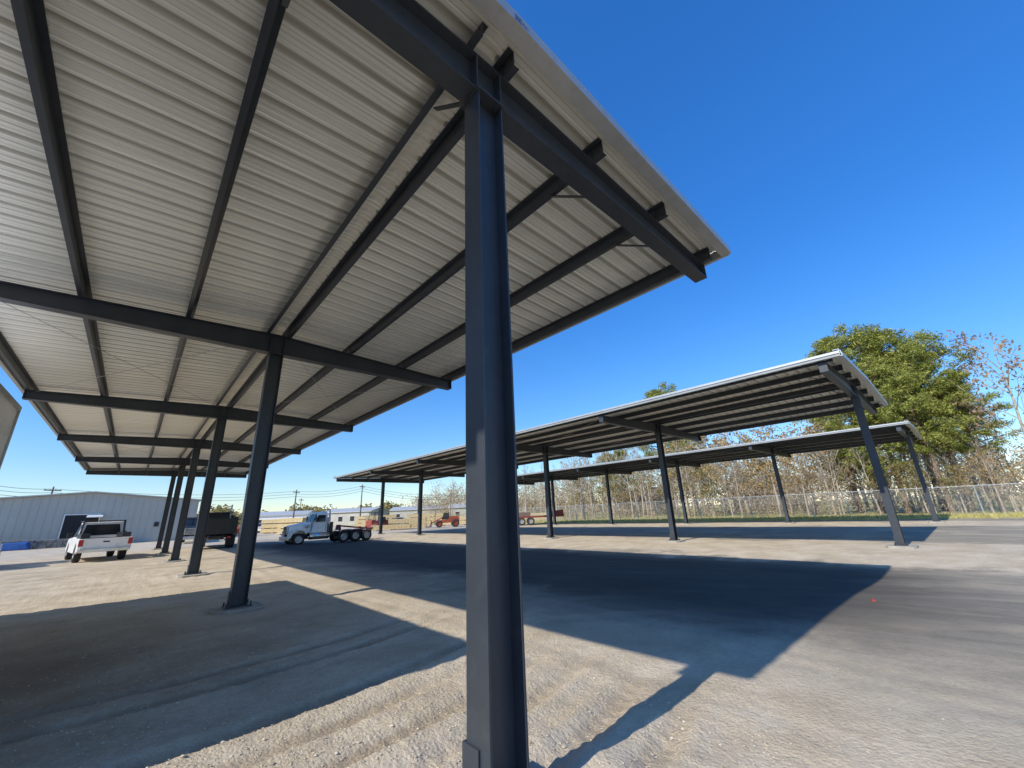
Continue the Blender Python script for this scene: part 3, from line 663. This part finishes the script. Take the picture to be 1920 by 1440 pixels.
# ------------------------------------------------ poles & wires
PL=[(75,912,105,'utility pole rising behind the grey building'),(549,918,110,'utility pole above the white lorry bonnet'),(560,934,150,'shorter far utility pole just right of another above the lorry'),(675,908,105,'tall utility pole behind the small cream shed'),(783,935,140,'small far utility pole between the far carport columns'),(845,925,125,'utility pole just left of the nearest column')]
tops=[]
for px,py,D,l in PL:
    p=at_d(px,D); zt=ztop(px,py,*p); t=empty('utility_pole',(*p,0),R(40),l,'utility pole','utility poles along the far road')
    MB().tube((0,0,0),(0,0,zt),.17,.11,n=10).build('pole',M['pole'],t,True)
    MB().box(-1.2,1.2,-.06,.06,zt-.7,zt-.55).build('crossarm',M['pole'],t)
    for x in (-1.1,-.4,.4,1.1): MB().tube((x,0,zt-.55),(x,0,zt-.38),.05,n=6).build('insulator',M['brace'],t)
    tops.append((p[0],p[1],zt))
def wire(a,b,sag,label):
    mb=MB(); n=14; pr=None
    for i in range(n+1):
        t=i/n; p=Vector(a).lerp(Vector(b),t); p.z-=sag*4*t*(1-t)
        if pr is not None: mb.tube(pr,p,.03,n=4,cap=False)
        pr=p
    tag(mb.build('overhead_wire',M['wire'],None),label,'power line','overhead wires strung between the utility poles')
lab='thin dark overhead power line crossing the sky above the distant yard'
pa=at_d(-150,90)
for dz in (-.4,-1.0,-1.6):
    wire((pa[0],pa[1],9.5+dz),(tops[0][0],tops[0][1],tops[0][2]+dz),.6,lab)
    wire((tops[0][0],tops[0][1],tops[0][2]+dz),(tops[1][0],tops[1][1],tops[1][2]+dz),.9,lab)
    wire((tops[1][0],tops[1][1],tops[1][2]+dz),(tops[3][0],tops[3][1],tops[3][2]+dz),.6,lab)
    wire((tops[3][0],tops[3][1],tops[3][2]+dz),(tops[5][0],tops[5][1],tops[5][2]+dz),.9,lab)
# ------------------------------------------------ fence
FX=46.5; F0,F1=-16,64
t=empty('chain_link_fence',(FX,F0,0),0,'long silver chain-link fence in front of the woods','fence')
y=0
while y<=F1-F0:
    MB().tube((0,y,0),(0,y,2.15),.035,n=8).build('post',M['galv'],t); y+=2.6
MB().tube((0,0,2.12),(0,F1-F0,2.12),.022,n=6).build('top_rail',M['galv'],t)
wmb=MB(); y=-2.1; st=.11; tw=.0035
while y<F1-F0:
    for s in (0,1):
        ya,yb=(y,y+2.05) if s==0 else (y+2.05,y); za,zb_=.04,2.09
        if min(ya,yb)<0: continue
        k=len(wmb.v); wmb.v+= [(-.04+.004*s,ya-tw,za),(-.04+.004*s,ya+tw,za),(-.04+.004*s,yb+tw,zb_),(-.04+.004*s,yb-tw,zb_)]; wmb.f.append((k,k+1,k+2,k+3))
    y+=st
wmb.build('wire_mesh',M['galv'],t)
# ------------------------------------------------ trees
def leaves(centers,n,rad,size,asp=.5,seed=0,flat=.75):
    rg=np.random.default_rng(seed); V=[]; 
    for (c,rr) in centers:
        k=int(n*rr*rr)+3
        dv=rg.normal(size=(k,3)); dv/=np.linalg.norm(dv,axis=1)[:,None]; dv*= (rg.random(k)**.45*rad*rr)[:,None]; dv[:,2]*=flat
        P=np.array(c)+dv
        a=rg.normal(size=(k,3)); a/=np.linalg.norm(a,axis=1)[:,None]; b_=np.cross(a,rg.normal(size=(k,3))); b_/=np.linalg.norm(b_,axis=1)[:,None]
        s=(size*rg.uniform(.6,1.3,k))[:,None]; a=a*s; b_=b_*s*asp
        V.append(np.stack([P-a-b_*.3,P+b_,P+a,P-b_],1).reshape(-1,3))
    V=np.concatenate(V); nq=len(V)//4
    m_=MB(); m_.v=[tuple(v) for v in V.tolist()]; m_.f=[(4*i,4*i+1,4*i+2,4*i+3) for i in range(nq)]; return m_
def rv(rnd): return Vector((rnd.gauss(0,1),rnd.gauss(0,1),rnd.gauss(0,1))).normalized()
def trunk_path(rnd,mb,Hh,r0,lean=.02,top=.03):
    pts=[Vector((0,0,-.2))]; d=Vector((rnd.uniform(-lean,lean),rnd.uniform(-lean,lean),1)); n=10
    for i in range(n):
        d=(d*.85+Vector((rnd.uniform(-.05,.05),rnd.uniform(-.05,.05),.15))).normalized(); pts.append(pts[-1]+d*(Hh/n))
    for i in range(n):
        a=r0*(1-i/n)+top; b_=r0*(1-(i+1)/n)+top; mb.tube(pts[i],pts[i+1],a,b_,n=7,cap=False)
    return pts
def pt(pts,t): 
    f=t*(len(pts)-1); i=min(int(f),len(pts)-2); return pts[i].lerp(pts[i+1],f-i)
def pine(seed,leafm='needle',cb=.42):
    rnd=random.Random(seed); mb=MB(); pts=trunk_path(rnd,mb,18,.26); cl=[]
    for i in range(50):
        t=cb+(1-cb)*(i/49)**.9; p=pt(pts,min(t,.99)); az=i*2.4+rnd.uniform(-.7,.7); e=(t-cb)/(1-cb)
        L=(3.3*(math.sin(math.pi*min(1,.25+.70*e))**.8)+.2)*rnd.choice((.5,.8,1.0,1.25))*rnd.uniform(.9,1.1); up=.1+.7*e
        d=Vector((math.cos(az),math.sin(az),up)).normalized(); q_=p+d*L+Vector((0,0,.25)); mb.tube(p,q_,.08,.02,n=4,cap=False)
        for s in (.5,.72,.88,1.02):
            for _ in range(2):
                c=p+d*L*s+Vector((0,0,.25*s))+Vector((rnd.gauss(0,1),rnd.gauss(0,1),rnd.gauss(0,1)))*.42*(1 if L>1 else .4)
                if rnd.random()<.82: cl.append((tuple(c),rnd.uniform(.5,.85)))
                if s>.6: mb.tube(p+d*L*(s-.2),c,.022,.008,n=3,cap=False)
    for i in range(9):
        p=pt(pts,rnd.uniform(.2,cb)); az=rnd.uniform(0,6.28); mb.tube(p,p+Vector((math.cos(az),math.sin(az),.1))*rnd.uniform(.4,1.6),.03,.01,n=3,cap=False)
    return mb,leaves(cl,120,.85,.20,.19,seed,.75),leafm,'barkp'
def grow(rnd,mb,p,d,L,r,lev,tips,up=.15,maxl=4):
    q_=p; n=3
    for i in range(n):
        d=(d+rv(rnd)*.16+Vector((0,0,up*.3))).normalized(); q2=q_+d*L/n; mb.tube(q_,q2,r*(1-i/n*.4),r*(1-(i+1)/n*.4),n=5 if lev<2 else 3,cap=False); q_=q2
        if lev<maxl and i>0:
            for _ in range(1 if lev else 2):
                dd=(d+rv(rnd)*.8).normalized(); dd.z=abs(dd.z)*.8+.1; grow(rnd,mb,q_,dd.normalized(),L*rnd.uniform(.5,.75),r*.5,lev+1,tips,up,maxl)
    if lev<maxl: grow(rnd,mb,q_,(d+rv(rnd)*.35).normalized(),L*.7,r*.55,lev+1,tips,up,maxl)
    tips.append(q_)
def broad(seed,leafm='autumn',Hh=10,dens=1.,bare=False,nl=17):
    rnd=random.Random(seed); mb=MB(); tips=[]
    pts=trunk_path(rnd,mb,Hh*.85,.13,.03)
    for i in range(13):
        t=.28+.7*i/12; p=pt(pts,t); az=i*2.4+rnd.uniform(-.6,.6); L=Hh*.23*(1.15-t*.6)*rnd.uniform(.7,1.2)
        grow(rnd,mb,p,Vector((math.cos(az),math.sin(az),.55+.6*t)).normalized(),L,.045,2,tips,.2,4)
    grow(rnd,mb,pts[-1],Vector((0,0,1)),Hh*.12,.04,2,tips)
    if bare:
        cl=[(tuple(p),.5) for p in tips if rnd.random()<.12]; lf=leaves(cl,22,.6,.11,.5,seed)
    else:
        cl=[(tuple(p),rnd.uniform(.5,1.)) for p in tips if rnd.random()<dens]; lf=leaves(cl,nl,.8,.14,.6,seed)
    return mb,lf,leafm,'barkg'
protos={}
def proto(kind,i,fn):
    tk,cr,lm,bm_=fn; a=tk.build('trunk',M[bm_],None,True); b_=cr.build('crown',M[lm],None)
    protos.setdefault(kind,[]).append((a.data,b_.data)); bpy.data.objects.remove(a); bpy.data.objects.remove(b_)
for i in range(3): proto('pine',i,pine(11+i*7,cb=.34+.05*i))
for i in range(3): proto('autumn',i,broad(31+i,'autumn',10,.6,nl=14))
proto('rust',0,broad(51,'rust',12,.6,nl=12))
for i in range(2): proto('olive',i,broad(61+i,'olive',9,.75))
for i in range(3): proto('bare',i,broad(71+i,'brush',10,bare=True))
BH={'pine':18.4,'autumn':11,'rust':12.8,'olive':9.8,'bare':11}
cnt=0
def tree(kind,px,py,X,name,label,cat='tree',group=None,wid=1.):
    global cnt; cnt+=1
    p=at_x(px,X) if X else at_d(px,100)
    hz=ztop(px,py,*p); s=hz/BH[kind]
    t=empty(name,(*p,0),random.uniform(0,6.28),label,cat,group); t.scale=(s*wid,s*wid,s)
    a,b_=protos[kind][cnt%len(protos[kind])]
    for nm,me in (('trunk',a),('crown',b_)):
        o=bpy.data.objects.new(nm,me); C.objects.link(o); o.parent=t
PN=[(1645,610,56,1.15,'tall pine left of the two highest, above the end of the middle carport'),(1735,602,58,1.2,'highest tall pine with full green crown at right'),(1812,622,54,1.15,'tall pine on the right flank of the highest pine'),(1695,665,52,1.1,'shorter pine in front of the two highest pines'),(1868,690,52,1.15,'low pine between the highest pines and the rusty tree'),(1608,735,60,1.15,'pine just showing beyond the middle carport roof end'),(1262,727,75,1.2,'lone pine top poking above the middle carport roof'),(1175,845,70,1.3,'small far pine between the first and second middle-carport columns'),(1145,852,78,1.3,'small far pine, left of a similar one'),(1300,795,66,1.2,'pine behind the second column of the middle carport'),(1775,695,51,1.15,'bushy pine low in front of the highest pine'),(1660,745,51,1.15,'lowest foreground pine right of the farthest carport roof'),(1762,640,60,1.1,'pine filling the gap behind the two highest pines')]
for px,py,X_,w_,l in PN: tree('pine',px,py,X_,'pine_tree',l,'tree',None,w_)
tree('rust',1975,590,51,'autumn_tree','tall rusty brown half-bare tree at the right edge','tree',None,.9)
gA='orange autumn trees behind the fence'
for px,py,X_ in ((1335,790,56),(1400,782,60),(1460,782,55),(1515,790,58),(1560,785,54),(1480,845,50),(1370,855,51),(1850,850,50),(1895,830,52),(1290,820,60)):
    tree('autumn',px,py,X_,'autumn_tree','orange leaved autumn tree in the row behind the chain-link fence','tree',gA,1.1)
gO='olive green trees behind the fence'
for px,py,X_ in ((1570,850,56),(1660,840,51),(1730,860,50),(1800,870,50),(1320,870,56),(1150,885,58),(1090,890,60),(1270,880,58),(1205,855,62),(1430,820,66),(1610,820,62)):
    tree('olive',px,py,X_,'olive_tree','olive green bushy tree in the row behind the chain-link fence','tree',gO,1.1)
gB='bare trees behind the fence'; rnd=random.Random(9)
for i in range(110):
    px=985+i*8.5+rnd.uniform(-9,9); X_=rnd.uniform(48.5,74)
    top=rnd.uniform(800,875)-max(0,(px-1500))*.12
    if px<1080: top=rnd.uniform(855,898)
    tree('bare',px,top,X_,'bare_tree','leafless pale-trunked tree in the wood behind the chain-link fence','tree',gB,.8)
tree('bare',848,893,None,'bare_tree','lone leafless tree just left of the nearest column','tree',None,1.2)
tree('bare',985,872,60,'bare_tree','leafless tree just right of the nearest column','tree',None,1.)
rg=np.random.default_rng(4)
cl=[]
for i in range(2400):
    y=rg.uniform(-22,110); x=rg.uniform(48.5,66); cl.append(((x,y,rg.uniform(.1,.8)+ (x-48)*.10*rg.random()),rg.uniform(.5,1.2)))
tag(leaves(cl,15,1.0,.14,.2,5,.8).build('undergrowth',M['brush']),'tangled dry brown brush under the trees behind the fence','undergrowth',kind='stuff')
cl=[]
for i in range(3000):
    y=rg.uniform(-30,150); x=rg.uniform(76,94); cl.append(((x,y,rg.uniform(.1,1)**1.05*(9.0+2.5*math.sin(y*.21)+1.5*math.sin(y*.6))),rg.uniform(1,1.8)))
tag(leaves(cl,11,1.6,.32,.3,6,1.).build('distant_woods',M['brush']),'mass of distant woods seen through the trees at right','woods',kind='stuff')
cl=[]
for i in range(2600):
    a=rg.uniform(R(35),R(112)); D=rg.uniform(240,300); cl.append(((D*math.cos(a),D*math.sin(a),rg.uniform(.1,1)*(5.5+2*math.sin(a*40)+1.2*math.sin(a*97))),rg.uniform(1,2)))
tag(leaves(cl,7,2.2,.9,.6,7,1.).build('far_tree_line',M['olive']),'low dark tree line along the horizon behind the sheds','woods',kind='stuff')
rg=np.random.default_rng(8); n=26000; gx_=rg.uniform(39.5,50,n); gy_=rg.uniform(-16,64,n); keep=rg.random(n)<np.clip((gx_-39.4)/3.5,0,1)
gx_,gy_=gx_[keep],gy_[keep]; mb=MB()
for x,y in zip(gx_.tolist(),gy_.tolist()):
    a=random.uniform(0,3.14); h_=random.uniform(.06,.22); k=len(mb.v); cx_,sy_=math.cos(a)*.03,math.sin(a)*.03
    mb.v+=[(x-cx_,y-sy_,0),(x+cx_,y+sy_,0),(x+random.uniform(-.04,.04),y,h_)]; mb.f.append((k,k+1,k+2))
tag(mb.build('grass',M['grassm']),'short dry grass along the foot of the fence','grass',kind='stuff')
mb=MB(); rnd=random.Random(12)
ico=[(0,0,1),(.9,0,.2),(.28,.85,.3),(-.72,.53,.1),(-.72,-.53,.25),(.28,-.85,.15),(0,0,-.6)]
fi=[(0,1,2),(0,2,3),(0,3,4),(0,4,5),(0,5,1),(6,2,1),(6,3,2),(6,4,3),(6,5,4),(6,1,5)]
for i in range(11000):
    x=rnd.gauss(1.4,1.4) if i%3 else rnd.uniform(-3,6); y=abs(rnd.gauss(0,4))+.5 if i%3 else rnd.uniform(.5,12)
    if x<-4 or x>12 or y>13: continue
    if x>3.8 and rnd.random()<.85: continue
    s=rnd.uniform(.004,.011)*(1.8 if rnd.random()<.05 else 1); k=len(mb.v); z=gz(x,y)
    a=rnd.uniform(0,6.28); ca,sa=math.cos(a),math.sin(a)
    for v in ico:
        vx,vy=v[0]*rnd.uniform(.7,1.3),v[1]*rnd.uniform(.7,1.3); mb.v.append((x+s*(vx*ca-vy*sa),y+s*(vx*sa+vy*ca),z+s*.55*v[2]+s*.15))
    mb.f+=[tuple(k+j for j in f) for f in fi]
M['gravel']=leaf('loose_gravel_stone',[(.2,(.36,.285,.195)),(.5,(.52,.43,.31)),(.85,(.68,.59,.45))],0.0)
tag(mb.build('loose_gravel',M['gravel']),'loose pale gravel scattered over the dirt','gravel',kind='stuff')
r_=ray(1641,1124); s_=-H/r_.z; mb=MB(); mb.hexa([(0,0,0),(.10,.02,0),(.09,.07,0),(.02,.06,0),(.02,.01,.03),(.08,.03,.02),(.07,.06,.04),(.03,.05,.01)])
o=mb.build('scrap_rag',M['redrag']); o.location=(r_.x*s_,r_.y*s_,gz(r_.x*s_,r_.y*s_)); tag(o,'tiny red scrap lying on the grey ground past the shadow corner','litter')
